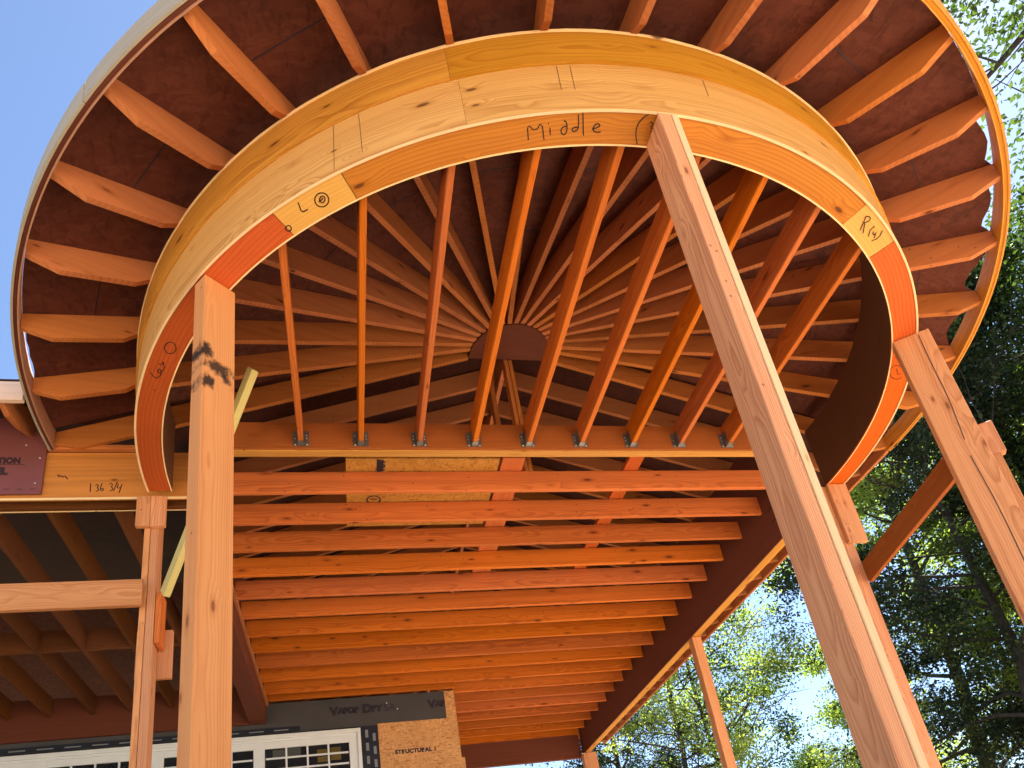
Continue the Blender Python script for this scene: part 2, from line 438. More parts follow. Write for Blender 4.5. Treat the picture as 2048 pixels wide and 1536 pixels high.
def lettering(name, text, size, mat, parent, origin, xdir, ydir, spacing=1.0, xscale=1.0, thick=0.0008, bold=0.0):
    cu = bpy.data.curves.new(name, 'FONT'); cu.body = text; cu.size = size; cu.space_character = spacing
    cu.extrude = thick; cu.offset = bold
    tmp = bpy.data.objects.new(name + '_tmp', cu); COL.objects.link(tmp)
    dg = bpy.context.evaluated_depsgraph_get()
    me = bpy.data.meshes.new_from_object(tmp.evaluated_get(dg))
    bpy.data.objects.remove(tmp); bpy.data.curves.remove(cu)
    a = Vector(xdir).normalized(); b = Vector(ydir).normalized(); c = a.cross(b)
    mw = Matrix(((a.x * xscale, b.x, c.x, origin[0]), (a.y * xscale, b.y, c.y, origin[1]), (a.z * xscale, b.z, c.z, origin[2]), (0, 0, 0, 1)))
    me.name = name
    return link(name, me, mat, parent, mw)
# ------------------------------------------------------------------ writing traced on the boards (metres, z above the ring underside)
W_MIDDLE = [[(-0.6067, -2.6737, 0.0), (-0.6275, -2.7466, 0.0), (-0.5824, -2.7149, 0.0), (-0.5615, -2.7629, 0.0), (-0.5327, -2.6829, 0.0)], [(-0.5176, -2.7398, 0.0), (-0.5078, -2.7075, 0.0)], [(-0.5297, -2.7582, 0.0), (-0.5261, -2.7547, 0.0)], [(-0.4588, -2.7783, 0.0), (-0.4442, -2.7713, 0.0), (-0.433, -2.7362, 0.0), (-0.4381, -2.7143, 0.0), (-0.456, -2.7172, 0.0), (-0.4637, -2.7365, 0.0), (-0.4564, -2.7498, 0.0), (-0.4384, -2.7542, 0.0)], [(-0.3982, -2.8103, 0.0), (-0.3823, -2.7577, 0.0), (-0.3859, -2.7395, 0.0), (-0.4041, -2.7323, 0.0), (-0.4124, -2.7422, 0.0), (-0.4027, -2.7538, 0.0), (-0.3828, -2.7544, 0.0)], [(-0.3815, -2.8261, 0.0), (-0.3491, -2.7209, 0.0)], [(-0.3163, -2.753, 0.0), (-0.2853, -2.7653, 0.0), (-0.2832, -2.7775, 0.0), (-0.3029, -2.7808, 0.0), (-0.313, -2.7613, 0.0), (-0.3068, -2.7452, 0.0), (-0.2887, -2.7403, 0.0), (-0.2706, -2.7454, 0.0)]]
W_POSTMARK = [[(-0.0263, -2.8589, 0.0), (-0.0721, -2.8445, 0.0), (-0.1019, -2.8054, 0.0), (-0.1015, -2.7585, 0.0), (-0.0741, -2.7062, 0.0)], [(-0.0458, -2.813, 0.0), (-0.0241, -2.8045, 0.0), (-0.0362, -2.7872, 0.0), (-0.0184, -2.7836, 0.0), (-0.0282, -2.7657, 0.0)]]
W_L = [[(-1.6697, -2.2759, 0.0), (-1.6571, -2.2237, 0.0), (-1.6262, -2.2433, 0.0)], [(-1.5249, -2.3012, 0.0), (-1.5293, -2.2836, 0.0), (-1.5405, -2.2694, 0.0), (-1.556, -2.2618, 0.0), (-1.572, -2.2626, 0.0), (-1.5849, -2.2717, 0.0), (-1.5917, -2.2868, 0.0), (-1.5909, -2.3044, 0.0), (-1.5827, -2.3205, 0.0), (-1.5691, -2.3315, 0.0), (-1.5532, -2.3349, 0.0), (-1.5384, -2.3301, 0.0), (-1.5282, -2.3179, 0.0), (-1.5249, -2.3012, 0.0)], [(-1.5712, -2.2841, 0.0), (-1.5669, -2.3107, 0.0), (-1.5506, -2.3208, 0.0), (-1.5408, -2.3042, 0.0), (-1.5537, -2.2812, 0.0), (-1.5678, -2.2888, 0.0), (-1.5527, -2.3076, 0.0)], [(-1.7117, -2.1351, 0.0), (-1.7139, -2.1275, 0.0), (-1.7187, -2.1214, 0.0), (-1.7252, -2.1182, 0.0), (-1.7318, -2.1186, 0.0), (-1.737, -2.1226, 0.0), (-1.7395, -2.1291, 0.0), (-1.7389, -2.1368, 0.0), (-1.7353, -2.1437, 0.0), (-1.7295, -2.1485, 0.0), (-1.7228, -2.1499, 0.0), (-1.7168, -2.1477, 0.0), (-1.7128, -2.1424, 0.0), (-1.7117, -2.1351, 0.0)]]
W_R = [[(1.3787, -2.4484, 0.0), (1.398, -2.363, 0.0)], [(1.3787, -2.4484, 0.0), (1.408, -2.4472, 0.0), (1.4209, -2.4209, 0.0), (1.3881, -2.4095, 0.0)], [(1.397, -2.4102, 0.0), (1.4285, -2.3462, 0.0)], [(1.4734, -2.3937, 0.0), (1.4582, -2.374, 0.0), (1.4752, -2.3299, 0.0)], [(1.4857, -2.3629, 0.0), (1.4963, -2.3422, 0.0), (1.5098, -2.3503, 0.0)], [(1.5069, -2.3591, 0.0), (1.5181, -2.325, 0.0)], [(1.5391, -2.3723, 0.0), (1.5477, -2.3272, 0.0), (1.5142, -2.304, 0.0)]]
W_LEFT = [[(-2.4021, -1.3316, 0.0), (-2.4097, -1.311, 0.0), (-2.4229, -1.2947, 0.0), (-2.4385, -1.2865, 0.0), (-2.453, -1.2885, 0.0), (-2.4628, -1.3, 0.0), (-2.4659, -1.3184, 0.0), (-2.4615, -1.3394, 0.0), (-2.4508, -1.3581, 0.0), (-2.4361, -1.3704, 0.0), (-2.4209, -1.3735, 0.0), (-2.4085, -1.3668, 0.0), (-2.4017, -1.3518, 0.0), (-2.4021, -1.3316, 0.0)]]
W_SCRIPT = [[(-2.5814, -1.1393, 0.0), (-2.5718, -1.0986, 0.0), (-2.5497, -1.0924, 0.0), (-2.5234, -1.1277, 0.0), (-2.5194, -1.1685, 0.0), (-2.5376, -1.1611, 0.0), (-2.5422, -1.127, 0.0), (-2.5082, -1.1554, 0.0), (-2.489, -1.1898, 0.0)], [(-2.5247, -1.2084, 0.0), (-2.5081, -1.1997, 0.0), (-2.488, -1.2296, 0.0), (-2.5011, -1.1893, 0.0)]]
W_RIGHTC = [[(2.4996, -1.2715, 0.0), (2.4944, -1.2543, 0.0), (2.4783, -1.2461, 0.0), (2.4537, -1.248, 0.0), (2.4246, -1.2598, 0.0), (2.3954, -1.2795, 0.0), (2.3705, -1.3041, 0.0), (2.3536, -1.3298, 0.0), (2.3472, -1.3528, 0.0), (2.3519, -1.3698, 0.0), (2.367, -1.3784, 0.0), (2.3904, -1.3774, 0.0), (2.4187, -1.3668, 0.0), (2.4477, -1.3482, 0.0)], [(2.3952, -1.3501, 0.0), (2.448, -1.2902, 0.0), (2.4618, -1.3051, 0.0)]]
W_136 = [[(-3.2609, 0.098, 0.1294), (-3.2585, 0.098, 0.0541)], [(-3.2288, 0.098, 0.1075), (-3.2154, 0.098, 0.1212), (-3.2082, 0.098, 0.1019), (-3.2186, 0.098, 0.0866), (-3.2044, 0.098, 0.081), (-3.2081, 0.098, 0.0611), (-3.2222, 0.098, 0.0582)], [(-3.186, 0.098, 0.1287), (-3.1956, 0.098, 0.0863), (-3.188, 0.098, 0.0608), (-3.1723, 0.098, 0.0668), (-3.1748, 0.098, 0.0853), (-3.1922, 0.098, 0.0786)], [(-3.14, 0.098, 0.1166), (-3.1236, 0.098, 0.132), (-3.1163, 0.098, 0.1086), (-3.1271, 0.098, 0.0971), (-3.1113, 0.098, 0.0853), (-3.118, 0.098, 0.0646), (-3.1307, 0.098, 0.0647)], [(-3.086, 0.098, 0.1433), (-3.1073, 0.098, 0.0598)], [(-3.0792, 0.098, 0.1199), (-3.0867, 0.098, 0.0827), (-3.057, 0.098, 0.0901)], [(-3.0541, 0.098, 0.1196), (-3.0701, 0.098, 0.0409)]]
W_SCRIB = [[(-3.4826, 0.098, 0.2086), (-3.4719, 0.098, 0.1853), (-3.4624, 0.098, 0.2046), (-3.4476, 0.098, 0.179), (-3.4364, 0.098, 0.2006), (-3.4134, 0.098, 0.1656)], [(-3.4429, 0.098, 0.1466), (-3.4156, 0.098, 0.1579), (-3.4224, 0.098, 0.1387), (-3.3825, 0.098, 0.1692)]]

# ------------------------------------------------------------------ ground
gv = []
gb = bmesh.new()
bmesh.ops.create_grid(gb, x_segments=40, y_segments=40, size=300)
gme = bpy.data.meshes.new('ground'); gb.to_mesh(gme); gb.free()
ground = link('ground', gme, M['ground'])
tag(ground, kind='structure')
dp = [(-7, -16), (18, -16), (18, 13), (1.3, 13), (1.3, -5.2), (-7, -5.2)]  # unseen pale slab, outline shaped to bounce light onto front faces and undersides
sl_ = mesh_from('bounce_slab', [(x, y, -0.1) for x, y in dp] + [(x, y, 0.006) for x, y in dp], [(5, 4, 3, 2, 1, 0), (6, 7, 8, 9, 10, 11)] + [(i, (i + 1) % 6, 6 + (i + 1) % 6, 6 + i) for i in range(6)], M['slab'])
tag(sl_, kind='structure')

H = Z0
RO, RI = 2.861, 2.696
SL = 1 / 3
zb = lambda r: 1.512 - r * SL               # underside of the roof rafters, above the ring underside
zt = lambda r: zb(r) + 0.194                # their top
RK0 = -172.0; RKS = 9.072                   # bearing of the first radial rafter and the step between them
pol = lambda r, a, z=0.0: (r * math.cos(R(a)), r * math.sin(R(a)), z)
up3 = lambda pts: [[(p[0], p[1], p[2] + H) for p in s] for s in pts]

# ------------------------------------------------------------------ round canopy
cp = thing('round_canopy', (0, 0, H), 'unfinished round timber canopy on posts with rafters fanning from a half round hub', 'canopy')

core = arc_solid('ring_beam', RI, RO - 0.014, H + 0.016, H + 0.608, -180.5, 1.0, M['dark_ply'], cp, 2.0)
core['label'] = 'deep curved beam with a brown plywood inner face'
segs = [(-180.5, -141.0, 'ring_dark', 'rust red underside board at the left end'),
        (-141.0, -129.1, 'ring_red', 'rust red underside board right of the scorched post'),
        (-129.1, -121.0, 'gusset', 'yellow underside board marked L'),
        (-121.0, -62.0, 'ply_under', 'amber underside board marked Middle'),
        (-62.0, -54.3, 'gusset', 'yellow underside board marked R'),
        (-54.3, -35.6, 'ring_red', 'bright orange underside board above the right post'),
        (-35.6, 1.0, 'ring_red', 'bright orange underside board at the right end')]
plates = []
for i, (a0, a1, mm, lb) in enumerate(segs):
    g = 0.05
    zo = (0, 0.0015, 0, 0.0008, 0.002, 0.0, 0.001)[i]
    p = arc_solid('underside_board', RI + random.uniform(0, 0.003), RO - 0.012, H + zo, H + 0.0155, a0 + g, a1 - g, M[mm], cp, 1.5)
    p['label'] = lb
    plates.append(p)
for (a0, a1, lb) in ((-180.5, -108.43, 'pale plywood skin left of the seam'), (-108.40, -52.0, 'pinkish plywood skin above the word Middle'), (-51.96, 1.0, 'plywood skin at the right')):
    s = arc_solid('lower_skin', RO - 0.013, RO, H - 0.003, H + 0.345, a0, a1, M['ply_low'], cp, 1.5, 0.0012); s['label'] = lb
arc_solid('edge_strip', RO - 0.011, RO + 0.0005, H - 0.0065, H - 0.0035, -180.5, 1.0, M['pale'], cp, 1.5, 0.0006)
arc_solid('edge_strip', RI - 0.001, RI + 0.007, H - 0.003, H - 0.0008, -180.5, 1.0, M['pale'], cp, 1.5, 0.0004)
for (a0, a1) in ((-180.5, -109.13), (-109.10, -60.0), (-59.96, 1.0)):
    arc_solid('upper_skin', RO - 0.010, RO + 0.012, H + 0.349, H + 0.592, a0, a1, M['ply_up'], cp, 1.5, 0.0015)
arc_solid('top_lip', RO - 0.013, RO + 0.018, H + 0.594, H + 0.606, -180.5, 1.0, M['pale'], cp, 1.5, 0.002)

def ring_line(a, z0, z1, a2=None):
    a2 = a if a2 is None else a2
    r = RO + 0.0004
    return [pol(r, a + (a2 - a) * t, H + z0 + (z1 - z0) * t) for t in (0, 0.33, 0.66, 1)]
for a, z0_, z1_, a2 in ((-99.0, 0.335, 0.15, -99.17), (-97.72, 0.33, 0.145, -97.9), (-121.24, 0.34, 0.02, -121.5), (-118.47, 0.34, 0.05, -118.47), (-84, 0.33, 0.2, -84.1)):
    strokes('pencil_line', [ring_line(a, z0_, z1_, a2)], 0.0022, M['pencil'], cp, pol(1, a))
for lines, pl, w in ((W_MIDDLE, 3, 0.0055), (W_POSTMARK[:1], 3, 0.005), (W_POSTMARK[1:], 3, 0.005), (W_L, 2, 0.006), (W_R, 4, 0.0055), (W_LEFT, 0, 0.005), (W_SCRIPT[:1], 0, 0.005), (W_SCRIPT[1:], 0, 0.005), (W_RIGHTC, 6, 0.005)):
    strokes('handwriting', up3(lines), w, M['marker'], plates[pl], (0, 0, -1))

# header across the ring, with hangers
hb = board('header_beam', -2.33, 2.17, -0.428, -0.358, H, H + 0.235, M['ply_up'], cp)
board('shaded_front_ply', -2.33, 2.17, -0.443, -0.4285, H + 0.006, H + 0.237, M['fir_shaded'], hb, 0.002)  # thin ply added; shade on the header front is in its colour
hb['label'] = 'straight header beam carrying the joist hangers'
xs = [-1.765 + 0.4085 * k for k in range(9)]
JB = 0.030
for k, x in enumerate(xs):
    yf = -math.sqrt(RI * RI - x * x) - 0.004
    x += random.uniform(-0.006, 0.006)
    board('ceiling_joist', x - 0.019, x + 0.019, yf, -0.448, H + JB + random.uniform(-.002, .002), H + JB + 0.184, M['fir'], cp, 0.005)
    # hanger: seat, two cheeks, two nailing flanges and nails
    bm = bmesh.new()
    def cube(x0, x1, y0, y1, z0, z1, mi=0):
        r = bmesh.ops.create_cube(bm, size=1)
        for v in r['verts']:
            v.co = Vector((x0 + (v.co.x + .5) * (x1 - x0), y0 + (v.co.y + .5) * (y1 - y0), z0 + (v.co.z + .5) * (z1 - z0)))
        for f in {f for v in r['verts'] for f in v.link_faces}: f.material_index = mi
    zz = H + JB
    cube(x - .022, x + .022, -.50, -.4445, zz - .0045, zz - .0025)
    for s in (-1, 1):
        cube(x + s * .0212 - .001, x + s * .0212 + .001, -.50, -.4445, zz - .0025, zz + .125)
        cube(min(x + s * .0225, x + s * .055), max(x + s * .0225, x + s * .055), -.4455, -.4435, zz - .0045, zz + .125)
        for q, nz in enumerate((.008, .06, .088)):
            if random.random() < .85:
                r = bmesh.ops.create_icosphere(bm, subdivisions=1, radius=0.0065 if q == 0 else 0.0048)
                for v in r['verts']:
                    v.co = Vector((v.co.x + x + s * .040, v.co.y * .5 - .4465, v.co.z + zz + nz))
                for f in {f for v in r['verts'] for f in v.link_faces}: f.material_index = 1
    me = bpy.data.meshes.new('joist_hanger'); bm.to_mesh(me); bm.free()
    link('joist_hanger', me, [M['steel'], M['nail']], hb)

# hub and the strut under it
HR = 0.352
hv = [pol(HR, -180 + 6 * i) for i in range(31)]
def extrude_poly(name, P, z0, z1, mat, parent):
    n = len(P); V = [(p[0], p[1], z0) for p in P] + [(p[0], p[1], z1) for p in P]
    F = [tuple(range(n))[::-1], tuple(range(n, 2 * n))] + [(i, (i + 1) % n, n + (i + 1) % n, n + i) for i in range(n)]
    return mesh_from(name, V, F, mat, parent)
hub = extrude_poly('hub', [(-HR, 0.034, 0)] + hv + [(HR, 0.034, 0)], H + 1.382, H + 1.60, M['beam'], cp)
hub['label'] = 'half round brown hub where the rafters meet'
for s in (-1, 1):
    board('hub_strut', (-0.036 if s < 0 else 0.002), (-0.002 if s < 0 else 0.036), 0.056, 0.144, H + 0.19, H + 1.40, M['rafter'], cp)
board('hub_strut', -0.16, -0.122, 0.20, 0.29, H + 0.19, H + 1.42, M['rafter'], cp)

# radial rafters with their tails
TAIL = [(RO + 0.002, 0.612), (2.955, 0.528), (3.335, 0.400), (3.503, 0.432)]
for k in range(0, 19):
    a = RK0 + RKS * k
    j = random.uniform(-0.004, 0.004)
    prof = [(HR + 0.002, zb(HR) + j), (RI + 0.002, zb(RI))] + [(RI + 0.003, 0.612)] + [(r, z + (j if i else 0)) for i, (r, z) in enumerate(TAIL)] + [(3.503, zt(3.503)), (HR + 0.002, zt(HR))]
    prism('rafter', prof, 0.038, M['rafter'], cp, (0, 0, H), pol(1, a + random.uniform(-.12, .12)), (0, 0, 1), 0.0025, center=True, gofs=(0, 0, 0))

# conical roof deck; in some bays it stops short of the fascia and daylight shows
short = {0: 0.006, 13: 0.045, 14: 0.05, 15: 0.075, 16: 0.07, 17: 0.07, 18: 0.07}
slits = [(-28.9, 0.34, 1.26, 1.52), (-34.2, 0.26, 1.90, 2.10), (-37.9, 0.20, 2.25, 2.60)]
bear = set()
NB = 8
for k in range(-1, 20):
    for q in range(NB): bear.add(round(RK0 + RKS * (k + q / NB), 3))
for sa, sw, r0_, r1_ in slits: bear.add(sa); bear.add(round(sa + sw, 3))
bear = sorted(t for t in bear if -180.3 <= t <= 0.6)
RR = [0.0, 1.26, 1.52, 1.90, 2.10, 2.25, 2.60]
V, F = [], []
for a in bear:
    e = 3.503
    kf = (a - RK0) / RKS; k = math.floor(kf); q = kf - k
    if k in short and 0.10 < q < 0.9:
        e -= short[k] * (0.55 + 0.45 * math.sin(q * 7 + k)) + random.uniform(0, 0.008) + 0.004
    for dz in (0, 0.013):
        for r in RR + [e]: V.append(pol(r, a, H + zt(r) + 0.002 + dz))
nr = len(RR) + 1
vi = lambda i, l, j: i * nr * 2 + l * nr + j
for i in range(len(bear) - 1):
    for j in range(nr - 1):
        hole = any(abs(bear[i] - sa) < 1e-3 and RR[j] >= r0_ - 1e-6 and (RR + [9])[j + 1] <= r1_ + 1e-6 for sa, sw, r0_, r1_ in slits)
        if hole: continue
        F.append((vi(i, 0, j), vi(i, 0, j + 1), vi(i + 1, 0, j + 1), vi(i + 1, 0, j)))
        F.append((vi(i, 1, j), vi(i + 1, 1, j), vi(i + 1, 1, j + 1), vi(i, 1, j + 1)))
    F.append((vi(i, 0, nr - 1), vi(i, 1, nr - 1), vi(i + 1, 1, nr - 1), vi(i + 1, 0, nr - 1)))
dk = mesh_from('roof_deck', V, F, [M['deck']], cp)
dk['label'] = 'dark strand board deck over the rafters'

for k in range(0, 18):
    am = RK0 + RKS * (k + 0.5)
    for r in ((1.9, 3.12) if k % 2 else (1.3, 2.5)):
        P = [pol(r / math.cos(R(d_)), am + d_, H + zt(r / math.cos(R(d_))) + 0.0015) for d_ in (-4.1, -1.4, 1.4, 4.1)]
        strokes('sheet_seam', [P], 0.006, M['ink'], dk, (0, 0, -1))
# fascia: three thin plies bent round the rafter tails
for i_, (a0, a1) in enumerate(((-181.2, -74), (-73.9, 1.0))):
    f1 = arc_solid('fascia', 3.505, 3.513, H + 0.401, H + 0.553, a0, a1, M['fascia_in'] if i_ == 0 else M['ply_up'], cp, 1.5, 0.001)
    arc_solid('fascia_ply', 3.514, 3.535, H + 0.409, H + 0.553, a0, a1, M['beam'] if i_ == 0 else M['lvl'], f1, 1.5, 0.001)
for a0, a1 in ((-181.2, -137.3), (-137.2, -96), (-95.9, -52), (-51.9, 1.0)):
    arc_solid('fascia_ply', 3.534, 3.547, H + 0.400 + (0.004 if a0 > -140 else 0), H + 0.560, a0, a1, M['fascia_out'] if a1 < -52 else M['ply_up'], f1, 1.5, 0.001)

# ------------------------------------------------------------------ posts
PG = 'timber posts holding up the roofs'
def radial_post(name, a, r0, r1, w, mat, label, ztop=0.0, side=0.0, parent=None):
    t = thing(name, pol((r0 + r1) / 2, a, 0), label, 'post', PG)
    d = Vector(pol(1, a)); tn = Vector((-d.y, d.x, 0))
    o = d * r1 + tn * (side + w / 2)
    # along = up, profile height = towards the centre, width = tangential
    p = prism('timber', [(0, 0), (H + ztop - 0.004, 0), (H + ztop - 0.004, r1 - r0), (0, r1 - r0)], w, mat, t, (o.x, o.y, 0), (0, 0, 1), tuple(-d), 0.004)
    # flip so that the width runs along +tangent
    return t, p, d, tn

t, p, d, tn = radial_post('timber_post', -139.5, 2.668, 2.842, 0.099, M['post_burnt'], 'light square timber post with black scorch marks near its top, left front of the canopy', side=-0.0495)
t, p, d, tn = radial_post('timber_post', -89.5, 2.700, 2.859, 0.064, M['post_pink'], 'long pinkish timber post under the word Middle, nearest the camera', side=-0.018)
o = d * 2.859 + tn * 0.0515
prism('outer_stud', [(0, 0), (H - 0.006, 0), (H - 0.006, 0.15), (0, 0.15)], 0.034, M['pale'], t, (o.x + 0.0, o.y, 0), (0, 0, 1), tuple(-d), 0.003)['label'] = 'cream coloured stud on the right side of the post'
t, p, d, tn = radial_post('timber_post', -36.0, 2.700, 2.925, 0.089, M['post'], 'cracked orange timber post at the right under the bright orange ring board', side=0.0445)
pts = [(H - .03, .07), (H - .30, .078), (H - .55, .075), (H - .9, .10), (H - 1.3, .085), (H - 1.8, .095), (H - 2.6, .07), (H - 3.4, .09)]
fs = d * 2.925 - tn * 0.0002
strokes('drying_crack', [[tuple(fs - d * s + Vector((0, 0, z))) for z, s in pts[:4]], [tuple(fs - d * (s + 0.01) + Vector((0, 0, z - 0.12))) for z, s in pts[3:]]], 0.006, M['pencil'], p, tuple(-tn))
o = d * 2.995 + tn * 0.150
prism('outer_stud', [(0, 0), (H - 1.02, 0), (H - 1.02, 0.069), (0, 0.069)], 0.060, M['post'], t, (o.x, o.y, 0), (0, 0, 1), tuple(-d), 0.003)
o = d * 3.030 + tn * 0.150
prism('short_block', [(0, 0), (0.24, 0), (0.24, 0.104), (0, 0.104)], 0.060, M['post'], t, (o.x, o.y, H - 1.018), (0, 0, 1), tuple(-d), 0.004)

# far right post: a post with a scab plate nailed over its head
t = thing('timber_post', (2.69, 0.11, 0), 'timber post behind the nearest post with a wide plate nailed over its head', 'post', PG)
board('timber', 2.615, 2.755, 0.045, 0.185, 0, H - 0.005, M['post'], t, 0.004)
board('head_plate', 2.682, 2.872, 0.004, 0.042, H - 0.605, H - 0.006, M['post'], t)
# far left post: two studs side by side with a block at the head and splice blocks lower down
t = thing('timber_post', (-2.84, 0.18, 0), 'narrow double stud post left of the scorched post with a square block at its head', 'post', PG)
board('stud', -2.889, -2.849, 0.112, 0.250, 0, H - 0.005, M['post'], t)
board('stud', -2.846, -2.792, 0.114, 0.250, 0, H - 0.005, M['post'], t)
board('head_block', -2.941, -2.848, 0.070, 0.109, H - 0.262, H - 0.006, M['post'], t)
board('head_block', -2.846, -2.745, 0.070, 0.109, H - 0.262, H - 0.006, M['post'], t)
board('splice_plate', -2.93, -2.700, 0.254, 0.292, H - 1.36, H - 1.00, M['post'], t)
board('splice_block', -2.788, -2.750, 0.114, 0.250, H - 1.16, H - 0.78, M['fir'], t)
# two thin posts further back under the right eave
t = thing('timber_post', (2.38, 2.42, 0), 'thin timber post under the long right beam, in front of the trees', 'post', PG)
board('timber', 2.30, 2.41, 2.36, 2.47, 0, H - 0.365, M['post'], t)
t = thing('timber_post', (2.37, 6.9, 0), 'farthest small timber post at the back end of the long right beam', 'post', PG)
board('timber', 2.26, 2.49, 6.83, 6.95, 0, H - 0.365, M['post'], t)

# ------------------------------------------------------------------ loose and temporary boards
b = board('brace_board', -7.0, -2.862, 0.050, 0.088, H - 0.905, H - 0.705, M['post'])
tag(b, 'horizontal brace board nailed across the narrow double stud post at the left', 'brace', 'temporary brace boards')
b = bar('brace_stick', (-2.705, 0.0, H - 0.86), (-2.02, -1.02, H + 0.16), 0.045, 0.089, M['stick'])
tag(b, 'pale yellow diagonal stick behind the scorched post', 'brace', 'temporary brace boards')
b = bar('brace_board', (2.752, 0.02, H - 0.90), (2.392, -1.58, H - 0.88), 0.038, 0.19, M['fir_shaded'])  # dark fir holds the shade of the side face in its colour
tag(b, 'dark brace board between the two right posts against the trees', 'brace', 'temporary brace boards')

# ------------------------------------------------------------------ long roof running back from the canopy
br = thing('breezeway_roof', (0, 3.5, H), 'long open roof frame with rows of orange ceiling joists running back from the canopy', 'roof frame')
for k in range(18):
    y = 0.052 + 0.4075 * k + random.uniform(-.006, .006)
    x0 = -2.495 if k < 11 else -0.135
    o = board('ceiling_joist', x0, 2.288, y, y + 0.038, H + random.uniform(-.003, .003), H + 0.186, M['fir'], br, 0.005)
board('ceiling_joist', -2.495, -0.140, 4.352, 4.390, H - 0.004, H + 0.186, M['fir'], br, 0.005)
rb = board('side_beam', 2.290, 2.303, 0.190, 6.95, H - 0.362, H + 0.72, M['beam'], br); rb['label'] = 'inner skin of the right side beam, shade put into its colour'  # thin skin added; the inner face's shade is put into its dark colour
rb2 = board('side_beam', 2.3035, 2.398, 0.190, 6.95, H - 0.358, H + 0.71, M['ply_up'], br); rb2['label'] = 'golden core of the right side beam'
lb = board('side_beam', -2.69, -2.500, 1.25, 4.445, H - 0.270, H + 0.62, M['beam'], br); lb['label'] = 'brown beam along the left side'
board('ledger', -2.499, -2.470, 1.25, 4.44, H - 0.042, H - 0.004, M['rafter'], br)
eb = board('end_beam', -0.13, 2.286, 6.985, 7.07, H - 0.40, H + 0.30, M['beam'], br); eb['label'] = 'brown beam across the far end'
board('ridge_board', -0.019, 0.019, 0.15, 9.1, H + 1.43, H + 1.69, M['rafter'], br)
nC = 23
for k in range(nC):
    y = 0.034 + 0.4075 * k
    for s in (-1, 1):
        full = s > 0 or k == 0
        if full:
            prof = [(0.022, zb(0.022)), (2.286, zb(2.286)), (2.287, 0.722), (2.402, 0.722), (2.402, zb(2.402)), (3.335, 0.400), (3.503, 0.432), (3.503, zt(3.503)), (0.022, zt(0.022))]
        else:
            prof = [(0.022, zb(0.022)), (2.66, zb(2.66)), (2.66, zt(2.66)), (0.022, zt(0.022))]
        if k == 0: prof[0] = (0.022, zb(0.022)); 
        if k == 0: prof = [(HR + .004, zb(HR))] + prof[1:-1] + [(HR + .004, zt(HR))]
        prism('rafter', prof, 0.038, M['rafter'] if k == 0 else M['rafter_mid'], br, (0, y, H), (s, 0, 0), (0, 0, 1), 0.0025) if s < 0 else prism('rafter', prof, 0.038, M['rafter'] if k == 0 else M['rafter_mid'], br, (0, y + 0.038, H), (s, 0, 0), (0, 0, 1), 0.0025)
# deck slabs
def slab(name, P, t, mat, parent):
    n = len(P); V = list(P) + [(p[0], p[1], p[2] + t) for p in P]
    F = [tuple(range(n))[::-1], tuple(range(n, 2 * n))] + [(i, (i + 1) % n, n + (i + 1) % n, n + i) for i in range(n)]
    return mesh_from(name, V, F, mat, parent)
ZD = lambda r: H + zt(r) + 0.002
ZD = lambda r: H + zt(r) + 0.017
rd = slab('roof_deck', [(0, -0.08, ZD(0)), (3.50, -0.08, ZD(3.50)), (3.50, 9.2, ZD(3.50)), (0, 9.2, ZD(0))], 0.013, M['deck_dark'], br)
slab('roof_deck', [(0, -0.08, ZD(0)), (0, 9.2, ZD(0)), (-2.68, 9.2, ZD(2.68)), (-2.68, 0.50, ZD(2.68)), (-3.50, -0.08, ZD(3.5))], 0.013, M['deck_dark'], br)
ef = board('eave_fascia', 3.505, 3.540, 0.075, 9.2, H + 0.402, H + 0.556, M['rafter'], br)

# sheets lying on the joists
s = board('strand_board_sheet', -1.462, -0.268, -0.098, 0.82, H + 0.192, H + 0.204, M['osb_gold'], None, 0)
tag(s, 'golden strand board sheet with a black stamp lying on top of the ceiling joists', 'sheathing board')
zz_ = H + 0.1905
lettering('printed_stamp', 'APA', 0.085, M['ink'], s, (-1.225, -0.09, zz_), (0, 1, 0), (1, 0, 0), bold=0.002)
strokes('printed_stamp', [[(-1.205, -0.085, zz_), (-1.205, 0.05, zz_)]], 0.05, M['ink'], s, (0, 0, -1))
strokes('printed_stamp', [[(-1.245 + .055 * math.cos(q), 0.43 + .055 * math.sin(q), zz_) for q in [i * math.pi / 6 for i in range(13)]], [(-1.275, 0.42, zz_), (-1.215, 0.42, zz_)]], 0.012, M['ink'], s, (0, 0, -1))
s = board('loose_board', -0.245, -0.060, -0.10, 1.75, H + 0.192, H + 0.230, M['fir'], None)
tag(s, 'loose plank beside the strand board sheet lying on the ceiling joists', 'plank')
s = board('loose_board', 0.825, 0.955, -0.15, 1.95, H + 0.192, H + 0.230, M['fir_red'], None)
tag(s, 'loose reddish plank lying on the ceiling joists right of the middle', 'plank')

# ------------------------------------------------------------------ house wall behind
hw = thing('house', (-6, 6.7, 0), 'unfinished house wall in grey membrane and strand board with a long white window', 'house')
board('wall', -14, -0.142, 4.462, 9.0, 0, H - 0.004, M['house_inside'], hw, 0)
